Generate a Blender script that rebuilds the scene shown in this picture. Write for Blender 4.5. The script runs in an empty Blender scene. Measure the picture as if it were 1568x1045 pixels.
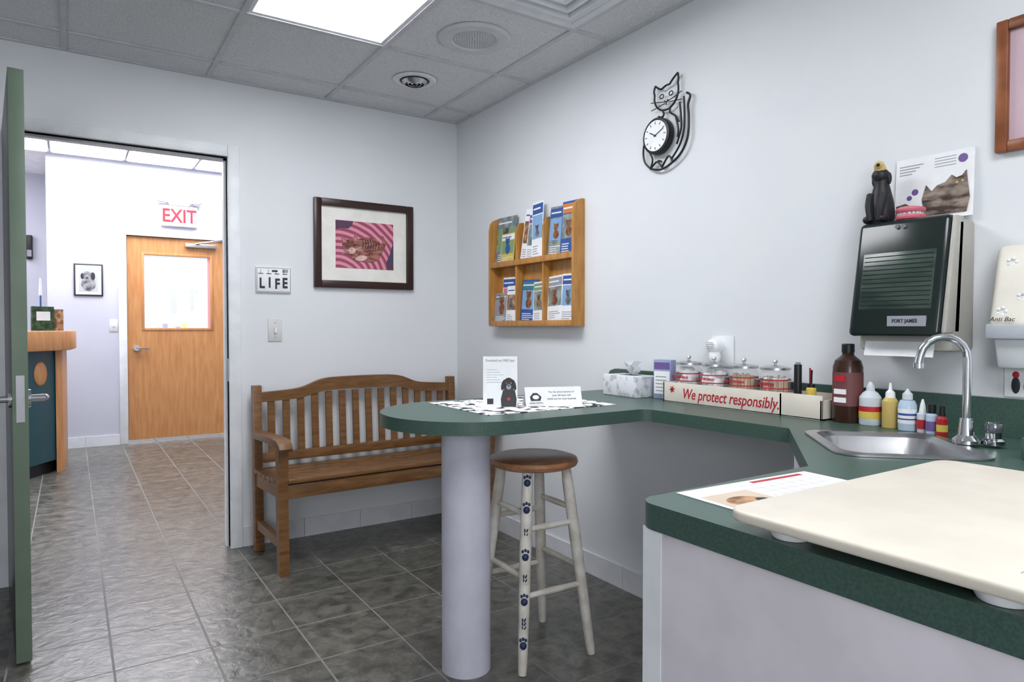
import bpy, bmesh, math, random
from mathutils import Vector, Matrix, noise
random.seed(4)
R=math.radians
def lin(c):
    o=[]
    for v in c[:3]:
        v=v/255.0
        o.append(v/12.92 if v<=0.04045 else ((v+0.055)/1.055)**2.4)
    return (o[0],o[1],o[2],1)
MATS={}
def mat(name,col=(200,200,200),rough=.5,metal=0,spec=.5,bump=None,col2=None,nscale=10,stretch=None,emit=None,trans=0,coat=0,kind='noise',ior=1.45,lo=.4,hi=.6,alpha=1,loc=None):
    if name in MATS: return MATS[name]
    m=bpy.data.materials.new(name); m.use_nodes=True
    nt=m.node_tree; N=nt.nodes; L=nt.links
    b=N['Principled BSDF']
    b.inputs['Base Color'].default_value=lin(col)
    b.inputs['Roughness'].default_value=rough
    b.inputs['Metallic'].default_value=metal
    b.inputs['Specular IOR Level'].default_value=spec
    b.inputs['IOR'].default_value=ior
    b.inputs['Transmission Weight'].default_value=trans
    b.inputs['Coat Weight'].default_value=coat
    b.inputs['Alpha'].default_value=alpha
    tc=N.new('ShaderNodeTexCoord'); mp=N.new('ShaderNodeMapping')
    L.new(tc.outputs['Object'],mp.inputs['Vector'])
    if stretch: mp.inputs['Scale'].default_value=stretch
    if loc: mp.inputs['Location'].default_value=loc
    if col2 is None: col2=tuple(max(0,v*0.965) for v in col)
    if kind=='voronoi':
        t=N.new('ShaderNodeTexVoronoi'); t.inputs['Scale'].default_value=nscale; out=t.outputs['Distance']
    elif kind=='rings':
        t=N.new('ShaderNodeTexWave'); t.wave_type='RINGS'; t.rings_direction='SPHERICAL'; t.inputs['Scale'].default_value=nscale; t.inputs['Distortion'].default_value=1.2; t.inputs['Detail'].default_value=1; out=t.outputs['Fac']
    elif kind=='wave':
        t=N.new('ShaderNodeTexWave'); t.inputs['Scale'].default_value=nscale; t.inputs['Distortion'].default_value=5; t.inputs['Detail'].default_value=2; t.inputs['Detail Scale'].default_value=1.2; out=t.outputs['Fac']
    else:
        t=N.new('ShaderNodeTexNoise'); t.inputs['Scale'].default_value=nscale; t.inputs['Detail'].default_value=5; out=t.outputs['Fac']
    L.new(mp.outputs['Vector'],t.inputs['Vector'])
    cr=N.new('ShaderNodeValToRGB'); cr.color_ramp.elements[0].position=lo; cr.color_ramp.elements[1].position=hi
    cr.color_ramp.elements[0].color=lin(col2); cr.color_ramp.elements[1].color=lin(col)
    L.new(out,cr.inputs['Fac']); L.new(cr.outputs['Color'],b.inputs['Base Color'])
    if bump:
        t2=N.new('ShaderNodeTexNoise'); t2.inputs['Scale'].default_value=bump[0]; t2.inputs['Detail'].default_value=4
        L.new(mp.outputs['Vector'],t2.inputs['Vector'])
        bp=N.new('ShaderNodeBump'); bp.inputs['Strength'].default_value=bump[1]; bp.inputs['Distance'].default_value=bump[2] if len(bump)>2 else .002
        L.new(t2.outputs['Fac'],bp.inputs['Height']); L.new(bp.outputs['Normal'],b.inputs['Normal'])
    if emit:
        b.inputs['Emission Color'].default_value=lin(emit[0]); b.inputs['Emission Strength'].default_value=emit[1]
    MATS[name]=m
    return m

class B:
    def __init__(s,name):
        s.name=name; s.bm=bmesh.new(); s.mats=[]; s.M=Matrix.Identity(4)
    def mi(s,m):
        if m not in s.mats: s.mats.append(m)
        return s.mats.index(m)
    def add(s,pb,m,M=None):
        i=s.mi(m)
        bmesh.ops.recalc_face_normals(pb,faces=pb.faces[:])
        MM=s.M@M if M is not None else s.M
        pb.verts.index_update()
        vs=[s.bm.verts.new(MM@v.co) for v in pb.verts]
        flip=MM.determinant()<0
        for f in pb.faces:
            l=[vs[v.index] for v in f.verts]
            if flip: l.reverse()
            try:
                nf=s.bm.faces.new(l); nf.material_index=i; nf.smooth=True
            except ValueError: pass
        pb.free()
    def bev(s,pb,w,seg=2,edges=None):
        if w>0:
            try: bmesh.ops.bevel(pb,geom=edges or pb.edges[:],offset=w,segments=seg,affect='EDGES',profile=.5,clamp_overlap=True)
            except Exception as e: print(e)
    def box(s,x0,x1,y0,y1,z0,z1,m,bev=0,seg=2,M=None):
        pb=bmesh.new(); bmesh.ops.create_cube(pb,size=1)
        for v in pb.verts:
            v.co=Vector(((x0+x1)/2+v.co.x*(x1-x0),(y0+y1)/2+v.co.y*(y1-y0),(z0+z1)/2+v.co.z*(z1-z0)))
        s.bev(pb,bev,seg); s.add(pb,m,M)
    def hexa(s,p,m,bev=0,seg=2,M=None):
        pb=bmesh.new(); v=[pb.verts.new(q) for q in p]
        for f in ((0,1,2,3),(4,5,6,7),(0,1,5,4),(1,2,6,5),(2,3,7,6),(3,0,4,7)): pb.faces.new([v[i] for i in f])
        bmesh.ops.recalc_face_normals(pb,faces=pb.faces[:])
        s.bev(pb,bev,seg); s.add(pb,m,M)
    def cyl(s,p0,p1,r0,m,r1=None,n=20,bev=0,M=None):
        p0=Vector(p0);p1=Vector(p1); r1=r0 if r1 is None else r1
        d=p1-p0; pb=bmesh.new()
        bmesh.ops.create_cone(pb,cap_ends=True,segments=n,radius1=r0,radius2=r1,depth=d.length)
        if bev: s.bev(pb,bev,2,[e for e in pb.edges if len(e.link_faces)==2 and any(len(f.verts)>4 for f in e.link_faces)])
        q=Vector((0,0,1)).rotation_difference(d.normalized()).to_matrix().to_4x4()
        T=Matrix.Translation((p0+p1)/2)@q
        s.add(pb,m,(M@T) if M is not None else T)
    def lathe(s,prof,c,m,n=24,M=None,sc=(1,1)):
        pb=bmesh.new(); rings=[]
        for r,z in prof:
            if r<1e-6: rings.append([pb.verts.new((c[0],c[1],c[2]+z))])
            else: rings.append([pb.verts.new((c[0]+r*sc[0]*math.cos(2*math.pi*k/n),c[1]+r*sc[1]*math.sin(2*math.pi*k/n),c[2]+z)) for k in range(n)])
        for a,b in zip(rings,rings[1:]):
            for k in range(n):
                k2=(k+1)%n
                if len(a)==1 and len(b)==1: continue
                if len(a)==1: pb.faces.new((a[0],b[k],b[k2]))
                elif len(b)==1: pb.faces.new((a[k],a[k2],b[0]))
                else: pb.faces.new((a[k],a[k2],b[k2],b[k]))
        s.add(pb,m,M)
    def tube(s,pts,r,m,n=8,closed=False,sub=0,M=None,flat=None):
        P=[Vector(p) for p in pts]
        rr=list(r) if isinstance(r,(list,tuple)) else None
        if sub:
            Q=[];q2=[];k=len(P)
            rng=range(k if closed else k-1)
            for i in rng:
                a=P[(i-1)%k] if closed or i>0 else P[i]; b=P[i]; c=P[(i+1)%k]; d=P[(i+2)%k] if closed or i+2<k else P[(i+1)%k]
                for j in range(sub):
                    t=j/sub
                    Q.append(.5*((2*b)+(c-a)*t+(2*a-5*b+4*c-d)*t*t+(3*b-a-3*c+d)*t**3))
                    if rr: q2.append(rr[i]*(1-t)+rr[(i+1)%k]*t)
            if not closed:
                Q.append(P[-1]); 
                if rr:q2.append(rr[-1])
            P=Q; rr=q2 if rr else None
        k=len(P); pb=bmesh.new(); rings=[]; up=None
        for i in range(k):
            if closed: t=P[(i+1)%k]-P[(i-1)%k]
            else: t=P[min(i+1,k-1)]-P[max(i-1,0)]
            if t.length<1e-9: t=Vector((0,0,1))
            t.normalize()
            if up is None:
                up=Vector((0,0,1)) if abs(t.z)<.9 else Vector((1,0,0))
            up=(up-t*up.dot(t)); up.normalize(); sd=t.cross(up)
            ri=rr[i] if rr else r
            fa,fb=flat if flat else (1,1)
            rings.append([pb.verts.new(P[i]+(sd*math.cos(2*math.pi*j/n)*fa+up*math.sin(2*math.pi*j/n)*fb)*ri) for j in range(n)])
        for i in range(k if closed else k-1):
            a=rings[i];b=rings[(i+1)%k]
            for j in range(n): pb.faces.new((a[j],a[(j+1)%n],b[(j+1)%n],b[j]))
        if not closed:
            pb.faces.new(rings[0][::-1]); pb.faces.new(rings[-1])
        s.add(pb,m,M)
    def prism(s,pts,z0,z1,m,holes=(),bev=0,M=None,seg=2):
        pb=bmesh.new(); E=[]
        for loop in [pts]+list(holes):
            v=[pb.verts.new((p[0],p[1],z1)) for p in loop]
            for i in range(len(v)): E.append(pb.edges.new((v[i],v[(i+1)%len(v)])))
        if holes: bmesh.ops.triangle_fill(pb,use_beauty=True,use_dissolve=False,edges=E,normal=(0,0,1))
        else: pb.faces.new([e.verts[0] for e in E])
        g=bmesh.ops.extrude_face_region(pb,geom=pb.faces[:])
        for v in g['geom']:
            if isinstance(v,bmesh.types.BMVert): v.co.z=z0
        bmesh.ops.recalc_face_normals(pb,faces=pb.faces[:])
        if bev:
            ed=[e for e in pb.edges if len(e.link_faces)==2 and e.calc_face_angle(0)>.9 and abs(e.verts[0].co.z-e.verts[1].co.z)<1e-6]
            s.bev(pb,bev,seg,ed)
        s.add(pb,m,M)
    def sph(s,c,r,m,n=20,M=None,rot=None):
        pb=bmesh.new(); bmesh.ops.create_uvsphere(pb,u_segments=n,v_segments=max(6,n*2//3),radius=1)
        if not isinstance(r,(tuple,list)): r=(r,r,r)
        T=Matrix.Translation(c)@(rot or Matrix.Identity(4))@Matrix.Diagonal((r[0],r[1],r[2],1))
        s.add(pb,m,(M@T) if M is not None else T)
    def text(s,t,size,x,y,z,m,M=None,ext=.0004,align='CENTER',shear=0,bold=0,sx=1):
        cu=bpy.data.curves.new('t','FONT'); cu.body=t; cu.size=size; cu.align_x=align; cu.align_y='CENTER'; cu.extrude=ext; cu.shear=shear; cu.offset=bold; cu.resolution_u=3
        ob=bpy.data.objects.new('t',cu); bpy.context.scene.collection.objects.link(ob)
        dg=bpy.context.evaluated_depsgraph_get(); me=bpy.data.meshes.new_from_object(ob.evaluated_get(dg))
        pb=bmesh.new(); pb.from_mesh(me)
        bpy.data.objects.remove(ob); bpy.data.curves.remove(cu); bpy.data.meshes.remove(me)
        T=Matrix.Translation((x,y,z))@Matrix.Diagonal((sx,1,1,1))
        s.add(pb,m,(M@T) if M is not None else T)
    def frame(s,W2,H2,w,d,m,bev,M):
        for q in ((-W2+w,W2-w,H2-w,H2),(-W2+w,W2-w,-H2,-H2+w),(-W2,-W2+w,-H2,H2),(W2-w,W2,-H2,H2)): s.box(q[0],q[1],q[2],q[3],0,d,m,bev,M=M)
    def done(s,parent=None):
        me=bpy.data.meshes.new(s.name)
        vs=[v.co for v in s.bm.verts]
        lo=Vector([min(v[i] for v in vs) for i in range(3)]); hi=Vector([max(v[i] for v in vs) for i in range(3)])
        o=Vector(((lo.x+hi.x)/2,(lo.y+hi.y)/2,lo.z))
        bmesh.ops.translate(s.bm,verts=s.bm.verts[:],vec=-o)
        s.bm.to_mesh(me); s.bm.free()
        for m in s.mats: me.materials.append(m)
        try: me.set_sharp_from_angle(angle=R(32))
        except Exception as e: print(e)
        ob=bpy.data.objects.new(s.name,me); ob.location=o
        bpy.context.scene.collection.objects.link(ob)
        if parent is not None:
            ob.parent=parent; ob.location=o-parent.location
        return ob

XW=2.046; YB=3.748; H=2.44; CT=.88
def FR(y,z=0,off=0): # right wall frame: x->-Y, y->Z, z->-X
    return Matrix(((0,0,-1,XW-off),(-1,0,0,y),(0,1,0,z),(0,0,0,1)))
def FB(x,z=0,yw=YB): # back wall frame
    return Matrix(((1,0,0,x),(0,0,-1,yw),(0,1,0,z),(0,0,0,1)))
def ST(x,y,z,a=0):
    return Matrix.Translation((x,y,z))@Matrix.Rotation(R(a),4,'Z')@Matrix(((1,0,0,0),(0,0,-1,0),(0,1,0,0),(0,0,0,1)))
def PL(x,y,z,a=0): return Matrix.Translation((x,y,z))@Matrix.Rotation(R(a),4,'Z')

# ---------- materials ----------
WALL=mat('wall_paint',(219,222,225),.55,bump=(180,.12,.001),col2=(216,219,223),nscale=2)
LWALL=mat('lobby_wall_paint',(192,193,205),.6,col2=(188,189,203),nscale=2)
WHITE=mat('white_trim_paint',(228,231,235),.4)
BASE=mat('baseboard_tile',(217,219,224),.3)
GREEN=mat('green_laminate',(68,92,83),.34,col2=(58,81,73),nscale=260)
CAB=mat('cabinet_laminate',(212,207,214),.45)
OAK=mat('oak_wood',(196,142,92),.4,col2=(174,118,70),nscale=6,stretch=(6,6,.7),lo=.3,hi=.7)
OAKR=mat('rack_oak',(190,138,72),.4,col2=(162,110,52),nscale=8,stretch=(6,6,1),lo=.3,hi=.7)
BENCH=mat('bench_teak',(128,92,56),.36,col2=(96,64,36),nscale=9,stretch=(1,6,6),lo=.3,hi=.7)
SEATW=mat('stool_seat_wood',(174,124,88),.3,col2=(140,94,62),nscale=8,stretch=(1.5,8,8),lo=.3,hi=.7)
STOOLW=mat('stool_white_paint',(214,210,202),.5,col2=(192,186,174),nscale=14)
BLACK=mat('black_plastic',(22,22,24),.4)
CHROME=mat('chrome',(220,222,226),.12,metal=1)
STEEL=mat('brushed_steel',(196,196,198),.3,metal=1)
PAPER=mat('white_paper',(236,238,240),.6)
CREAM=mat('cream_plastic',(224,220,208),.4)
RED=mat('red_print',(180,36,50),.5)
DARK=mat('dark_print',(46,46,54),.5)
GREY=mat('grey_print',(150,152,160),.6)
BLUE=mat('blue_print',(48,84,152),.5)
TEAL=mat('teal_print',(50,124,138),.5)
PINK=mat('pink_print',(206,124,146),.5)
PURP=mat('purple_print',(112,90,150),.5)
YEL=mat('yellow_print',(214,190,84),.5)
TAN=mat('tan_print',(190,150,110),.6,col2=(120,84,56),nscale=25)
ORG=mat('orange_print',(204,126,64),.5)
SLATE=mat('slate_print',(104,118,128),.5,col2=(150,160,150),nscale=20)
GLASS=mat('clear_glass',(235,240,242),.04,alpha=.16,col2=(235,240,242))
PANEL=mat('light_diffuser',(255,255,255),.5,emit=((250,251,255),16))
LPANEL=mat('lobby_light_diffuser',(255,255,255),.5,emit=((248,249,255),9))
LPANEL2=mat('lobby_bright_diffuser',(255,255,255),.5,emit=((248,249,255),11.5))

def floor_mat():
    m=bpy.data.materials.new('slate_floor_tile'); m.use_nodes=True; nt=m.node_tree;N=nt.nodes;L=nt.links;b=N['Principled BSDF']
    tc=N.new('ShaderNodeTexCoord'); mp=N.new('ShaderNodeMapping'); mp.inputs['Location'].default_value=(-.72+.305*20,-2.62+.305*20,0)
    L.new(tc.outputs['Object'],mp.inputs['Vector'])
    br=N.new('ShaderNodeTexBrick'); br.offset=0; br.inputs['Scale'].default_value=1; br.inputs['Brick Width'].default_value=.305; br.inputs['Row Height'].default_value=.305
    br.inputs['Mortar Size'].default_value=.0038; br.inputs['Mortar Smooth'].default_value=.15; br.inputs['Bias'].default_value=0
    br.inputs['Color1'].default_value=(.85,.85,.85,1); br.inputs['Color2'].default_value=(1.12,1.12,1.12,1); br.inputs['Mortar'].default_value=(1,1,1,1)
    L.new(mp.outputs['Vector'],br.inputs['Vector'])
    n1=N.new('ShaderNodeTexNoise'); n1.inputs['Scale'].default_value=15; n1.inputs['Detail'].default_value=10; n1.inputs['Roughness'].default_value=.72; n1.inputs['Distortion'].default_value=.5
    L.new(tc.outputs['Object'],n1.inputs['Vector'])
    cr=N.new('ShaderNodeValToRGB'); e=cr.color_ramp.elements; e[0].position=.38;e[0].color=lin((54,53,49)); e[1].position=.62;e[1].color=lin((108,106,97))
    L.new(n1.outputs['Fac'],cr.inputs['Fac'])
    mx=N.new('ShaderNodeMix'); mx.data_type='RGBA'; mx.blend_type='MULTIPLY'; mx.inputs['Factor'].default_value=1
    L.new(cr.outputs['Color'],mx.inputs[6]); L.new(br.outputs['Color'],mx.inputs[7])
    m2=N.new('ShaderNodeMix'); m2.data_type='RGBA'; L.new(br.outputs['Fac'],m2.inputs['Factor']); L.new(mx.outputs[2],m2.inputs[6]); m2.inputs[7].default_value=lin((120,119,116))
    L.new(m2.outputs[2],b.inputs['Base Color'])
    rm=N.new('ShaderNodeMath'); rm.operation='MULTIPLY_ADD'; L.new(br.outputs['Fac'],rm.inputs[0]); rm.inputs[1].default_value=.5; rm.inputs[2].default_value=.32; L.new(rm.outputs[0],b.inputs['Roughness'])
    b.inputs['Specular IOR Level'].default_value=.9
    n2=N.new('ShaderNodeTexNoise'); n2.inputs['Scale'].default_value=19; n2.inputs['Detail'].default_value=7; n2.inputs['Distortion'].default_value=.8
    L.new(tc.outputs['Object'],n2.inputs['Vector'])
    bp=N.new('ShaderNodeBump'); bp.inputs['Strength'].default_value=.5; bp.inputs['Distance'].default_value=.007; L.new(n2.outputs['Fac'],bp.inputs['Height'])
    inv=N.new('ShaderNodeMath'); inv.operation='SUBTRACT'; inv.inputs[0].default_value=1; L.new(br.outputs['Fac'],inv.inputs[1])
    bp2=N.new('ShaderNodeBump'); bp2.inputs['Strength'].default_value=.8; bp2.inputs['Distance'].default_value=.003; L.new(inv.outputs[0],bp2.inputs['Height']); L.new(bp.outputs['Normal'],bp2.inputs['Normal'])
    L.new(bp2.outputs['Normal'],b.inputs['Normal'])
    return m
f=B('floor'); f.box(-3.2,3.2,-2.2,9.4,-.05,0,floor_mat()); fo=f.done()
fo.data.transform(Matrix.Translation(fo.location)); fo.location=(0,0,0)

# ---------- room shell ----------
DX0,DX1,DH=-.22,.69,2.05
w=B('wall_back'); w.box(-1.6,DX0,YB,YB+.12,0,2.9,WALL); w.box(DX1,3.2,YB,YB+.12,0,2.9,WALL); w.box(DX0,DX1,YB,YB+.12,DH,2.9,WALL); w.done()
w=B('wall_right'); w.box(XW,XW+.12,-2.2,YB,0,2.6,WALL); w.done()
w=B('wall_left'); w.box(-1.72,-1.6,-2.2,YB+.12,0,2.6,WALL); w.done()
w=B('wall_front'); w.box(-1.6,XW,-2.2,-2.08,0,2.6,WALL); w.done()
CTILE=mat('ceiling_tile',(222,224,226),.8,col2=(198,200,203),nscale=190,bump=(140,.5,.002),lo=.35,hi=.55)
TBAR=mat('ceiling_tbar',(200,203,207),.5)
GX=[1.82-.61*k for k in range(-0,6)]; GY=[2.90+.61*k for k in range(-8,2)]
c=B('ceiling')
TRO=[(.60,1.21,1.68,2.90),(.60,1.21,-.76,.46)]  # second troffer is unseen, added near the camera for extra room light
xs=[-1.6]+sorted(x for x in GX if x>-1.6)+[XW]; ys=[-2.08]+sorted(y for y in GY if -2.08<y<YB)+[YB]
for i in range(len(xs)-1):
    for j in range(len(ys)-1):
        cx=(xs[i]+xs[i+1])/2; cy=(ys[j]+ys[j+1])/2
        if any(a-.02<cx<b_+.02 and c0<cy<d for a,b_,c0,d in TRO): continue
        c.box(xs[i],xs[i+1],ys[j],ys[j+1],H+.006,H+.03,CTILE)
for x in xs[1:-1]: c.box(x-.0115,x+.0115,-2.08,YB-.0205,H-.001,H+.0055,TBAR)
for y in ys[1:-1]:
    for i in range(len(xs)-1):
        xa,xb=xs[i]+(.012 if i else 0),xs[i+1]-(.012 if i<len(xs)-2 else .0205)
        cx=(xa+xb)/2
        if any(a<cx<b_ and c0+.05<y<d-.05 for a,b_,c0,d in TRO): continue
        c.box(xa,xb,y-.0115,y+.0115,H-.001,H+.0055,TBAR)
c.box(XW-.02,XW,-2.08,YB,H-.001,H+.0055,TBAR); c.box(-1.6,XW-.0205,YB-.02,YB,H-.001,H+.0055,TBAR)
for k in range(26):
    x=.0+random.gauss(.05,.09); y=2.6+random.gauss(0,.12)
    if 0-.01<x+.02<.55: c.cyl((x,y,H+.0050),(x,y,H+.006),random.uniform(.004,.014),mat('ceiling_stain',(150,146,140),.8),n=9)
c.done()
for (a,b_,c0,d) in TRO:
    t=B('ceiling_light'); 
    t.box(a+.014,b_-.014,c0+.014,d-.014,H+.03,H+.1,WHITE)
    t.box(a+.03,b_-.03,c0+.03,d-.03,H+.012,H+.02,PANEL)
    for q in ((a+.012,a+.03,c0+.012,d-.012),(b_-.03,b_-.012,c0+.012,d-.012),(a+.03,b_-.03,c0+.012,c0+.03),(a+.03,b_-.03,d-.03,d-.012)):
        t.box(q[0],q[1],q[2],q[3],H+.004,H+.03,WHITE)
    t.done()
s=B('ceiling_speaker'); s.lathe([(0,-.001),(.10,-.001),(.105,-.008),(.15,-.008),(.162,0),(.162,.004),(0,.004)],(1.51,2.60,H),mat('speaker_grille',(206,208,211),.6),n=48)
for rr in range(1,9):
    for k in range(rr*6):
        a=2*math.pi*k/(rr*6); s.cyl((1.51+rr*.0115*math.cos(a),2.6+rr*.0115*math.sin(a),H-.0018),(1.51+rr*.0115*math.cos(a),2.6+rr*.0115*math.sin(a),H-.0008),.003,GREY,n=6)
s.done()
s=B('ceiling_vent_round'); s.lathe([(.075,.03),(.078,-.004),(.10,-.006),(.112,.002),(.10,.004)],(1.50,3.20,H),WHITE,n=40)
for r_ in (.015,.033,.051): s.lathe([(r_,-.022),(r_+.014,-.006),(r_+.012,-.004),(r_-.002,-.02),(r_,-.022)],(1.5,3.2,H),STEEL,n=32)
s.lathe([(0,.0),(.077,.0)],(1.5,3.2,H),BLACK,n=32); s.done()
s=B('ceiling_diffuser_vent')
cx,cy=1.515,1.985
def sqring(ro,zo,ri,zi,m):
    o=[(cx-ro,cy-ro),(cx+ro,cy-ro),(cx+ro,cy+ro),(cx-ro,cy+ro)]; i=[(cx-ri,cy-ri),(cx+ri,cy-ri),(cx+ri,cy+ri),(cx-ri,cy+ri)]
    pb=bmesh.new(); vo=[pb.verts.new((p[0],p[1],H+zo)) for p in o]; vi=[pb.verts.new((p[0],p[1],H+zi)) for p in i]
    for q in range(4): pb.faces.new((vo[q],vo[(q+1)%4],vi[(q+1)%4],vi[q]))
    s.add(pb,m)
for (a,za,b_,zb) in ((.293,-.002,.255,-.006),(.255,-.006,.25,-.002),(.25,-.002,.235,-.002),(.235,-.002,.20,-.022),(.20,-.022,.19,-.022),(.19,-.022,.185,-.004),(.185,-.004,.145,-.028),(.145,-.028,.135,-.028),(.135,-.028,.13,-.008),(.13,-.008,.09,-.032),(.09,-.032,.08,-.032),(.08,-.032,.075,-.012),(.075,-.012,.001,-.034)): sqring(a,za,b_,zb,WHITE)
s.done()

t=B('trim_1')
t.box(DX1,DX1+.06,YB-.018,YB+.14,0,DH+.06,WHITE,.004); t.box(DX0-.06,DX0,YB-.018,YB+.14,0,DH+.06,WHITE,.004); t.box(DX0,DX1,YB-.018,YB+.14,DH,DH+.06,WHITE,.004)
t.box(DX1-.012,DX1,YB+.04,YB+.08,0,DH,WHITE); t.box(DX0,DX1,YB+.04,YB+.08,DH-.012,DH,WHITE)
t.box(DX1-.003,DX1,YB+.0,YB+.03,.88,1.0,STEEL)
t.done()
def baseb(name,segs):
    b=B(name)
    for (x0,y0,x1,y1,nx,ny) in segs:
        Ld=math.hypot(x1-x0,y1-y0); n=max(1,round(Ld/.305)); dx=(x1-x0)/Ld; dy=(y1-y0)/Ld
        for k in range(n):
            a=k*Ld/n+.0012; e=(k+1)*Ld/n-.0012
            p=[(x0+dx*a,y0+dy*a),(x0+dx*e,y0+dy*e)]
            q=[(p[1][0]+nx*.011,p[1][1]+ny*.011),(p[0][0]+nx*.011,p[0][1]+ny*.011)]
            b.prism([p[0],p[1],q[0],q[1]],.0,.10,BASE)
    b.done()
baseb('baseboard_back',[(DX1+.06,YB,XW,YB,0,-1),(-1.6,YB,DX0-.06,YB,0,-1)])
baseb('baseboard_right',[(XW,-2.08,XW,YB-.011,-1,0)])
baseb('baseboard_left',[(-1.6,-2.08,-1.6,YB,1,0)])

# ---------- lobby ----------
LY=7.69; LH=2.82
w=B('wall_lobby_far')
w.box(-.18,.46,LY,LY+.12,0,LH,LWALL); w.box(1.45,3.2,LY,LY+.12,0,LH,LWALL); w.box(.46,1.45,LY,LY+.12,2.08,LH,LWALL)
w.box(-.18,-.06,LY+.12,8.9,0,LH,LWALL); w.box(-3.2,-.06,8.9,9.02,0,LH,LWALL); w.done()
w=B('wall_lobby_right'); w.box(3.08,3.2,YB+.12,LY,0,LH,LWALL); w.done()
w=B('wall_lobby_left'); w.box(-3.2,-3.08,YB+.12,8.9,0,LH,LWALL); w.done()
w=B('ceiling_lobby'); w.box(-3.2,3.2,YB+.12,9.0,LH,LH+.05,mat('lobby_ceiling',(244,245,248),.8)); w.done()
for (x,y,pm) in ((.3,4.9,LPANEL),(-.45,7.0,LPANEL2),(.16,7.0,LPANEL2),(.77,7.0,LPANEL2),(1.38,7.0,LPANEL2),(-1.6,5.2,LPANEL),(-1.3,8.1,LPANEL2),(1.9,5.0,LPANEL)):
    t=B('ceiling_light'); t.box(x-.3,x+.3,y-.6,y+.6,LH-.03,LH-.001,WHITE,.004); t.box(x-.28,x+.28,y-.58,y+.58,LH-.034,LH-.03,pm); t.done()
baseb('baseboard_lobby',[(-.18,LY,.40,LY,0,-1),(1.51,LY,3.08,LY,0,-1),(-3.08,8.9,-.18,8.9,0,-1)])
t=B('trim_2'); t.box(.40,.47,LY-.02,LY+.12,0,2.15,WHITE,.004); t.box(1.44,1.51,LY-.02,LY+.12,0,2.15,WHITE,.004); t.box(.47,1.44,LY-.02,LY+.12,2.08,2.15,WHITE,.004); t.done()
d=B('door_1')
M=FB(0,0,LY+.06)
x0,x1=.475,1.435
d.prism([(x0,.03),(x1,.03),(x1,2.075),(x0,2.075)],0,.045,OAK,holes=[[(.62,1.15),(1.245,1.15),(1.245,1.90),(.62,1.90)]],M=M)
for q in ((.60,.625,1.13,1.92),(1.24,1.265,1.13,1.92),(.625,1.24,1.13,1.155),(.625,1.24,1.895,1.92)): d.box(q[0],q[1],q[2],q[3],-.004,.052,OAK,.003,M=M)
d.box(.625,1.24,1.155,1.895,.02,.024,GLASS,M=M)
d.cyl((.55,.955,.045),(.55,.955,.09),.028,CHROME,M=M); d.tube([(.55,.955,.09),(.58,.955,.095),(.66,.95,.09)],.010,CHROME,M=M)
d.box(1.0,1.3,1.99,2.03,.045,.09,STEEL,.004,M=M); d.tube([(1.1,2.03,.09),(1.25,2.05,.2),(1.42,2.10,.07)],.01,STEEL,M=M)
d.done()
e=B('exterior_building'); WB=mat('outside_wall_glow',(60,60,64),.8,emit=((245,247,255),1.1)); PB=mat('outside_window_glow',(60,64,74),.5,emit=((222,226,246),.95))  # dark base colours; emission stands in for daylight on the building
XB=mat('outside_bins_glow',(60,70,110),.5,emit=((170,178,215),.7)); XR=mat('outside_red_post_glow',(150,30,40),.5,emit=((225,90,110),.8)); XY=mat('outside_yellow_glow',(180,150,40),.5,emit=((235,215,90),.8))  # small outdoor items glow too, daylight put into their emission
e.box(-2,6,13,13.2,0,4,WB)
e.box(1.2,1.9,12.95,13,1.75,1.82,PB); e.box(1.45,1.55,12.95,13,1.4,1.9,PB); e.box(1.75,1.82,12.95,13,1.45,1.95,PB)
for k,mm in enumerate((XB,PB,XB,PB,XB,XY,PB)): e.box(1.12+k*.1,1.19+k*.1,12.85,12.95,1.0,1.12+.05*(k%3),mm)
e.box(2.03,2.10,12.8,12.9,.4,2.6,XR); e.done()
e=B('exterior_ground'); e.box(-4,6,9.4,16,-.06,-.01,mat('pavement_glow',(220,220,222),.8,emit=((255,255,255),.8))); e.done()  # ground emits white in place of daylight falling on it
s=B('exit_sign'); M=FB(.945,2.30,LY)
EW=mat('exit_sign_housing',(222,222,224),.5); EG=mat('emergency_lamp_housing',(188,189,196),.4)
s.box(-.17,.17,-.105,.105,0,.045,EW,.008,M=M); s.text('EXIT',.19,0,-.005,.0455,mat('exit_red',(205,36,54),.5,emit=((225,30,60),.25)),M=M,bold=.004,sx=.82)
s.box(-.10,.10,.105,.14,0,.05,EG,.006,M=M)
LENS=mat('lamp_lens',(138,140,152),.2)
for sx in (-1,1):
    s.tube([(sx*.08,.12,.03),(sx*.14,.15,.04)],.012,EG,M=M); s.cyl((sx*.16,.18,.02),(sx*.165,.175,.09),.045,EG,r1=.062,M=M); s.cyl((sx*.165,.175,.09),(sx*.165,.175,.094),.05,LENS,M=M)
s.done()
s=B('framed_dog_photo'); M=FB(.15,1.62,LY)
s.box(-.12,.12,-.155,.155,0,.015,DARK,.003,M=M); s.box(-.105,.105,-.14,.14,.015,.017,PAPER,M=M)
DOG=mat('grey_dog_fur',(150,150,155),.8,col2=(70,70,75),nscale=20)
s.box(-.08,.08,-.115,.115,.017,.018,mat('photo_bg',(176,180,190),.6),M=M); s.sph((0,-.04,.018),(.06,.07,.002),DOG,M=M); s.sph((-.01,.04,.018),(.04,.045,.002),DOG,M=M); s.sph((.035,.035,.018),(.02,.04,.002),DARK,M=M); s.sph((-.05,.035,.018),(.015,.03,.002),DARK,M=M); s.sph((-.01,.02,.0195),(.012,.01,.001),DARK,M=M,n=8); s.done()
s=B('light_switch'); M=FB(.355,1.18,LY); s.box(-.037,.037,-.06,.06,0,.006,mat('almond_plate',(210,211,210),.35),.002,M=M); s.box(-.006,.006,-.012,.012,.006,.016,PAPER,.001,M=M); s.done()
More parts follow.
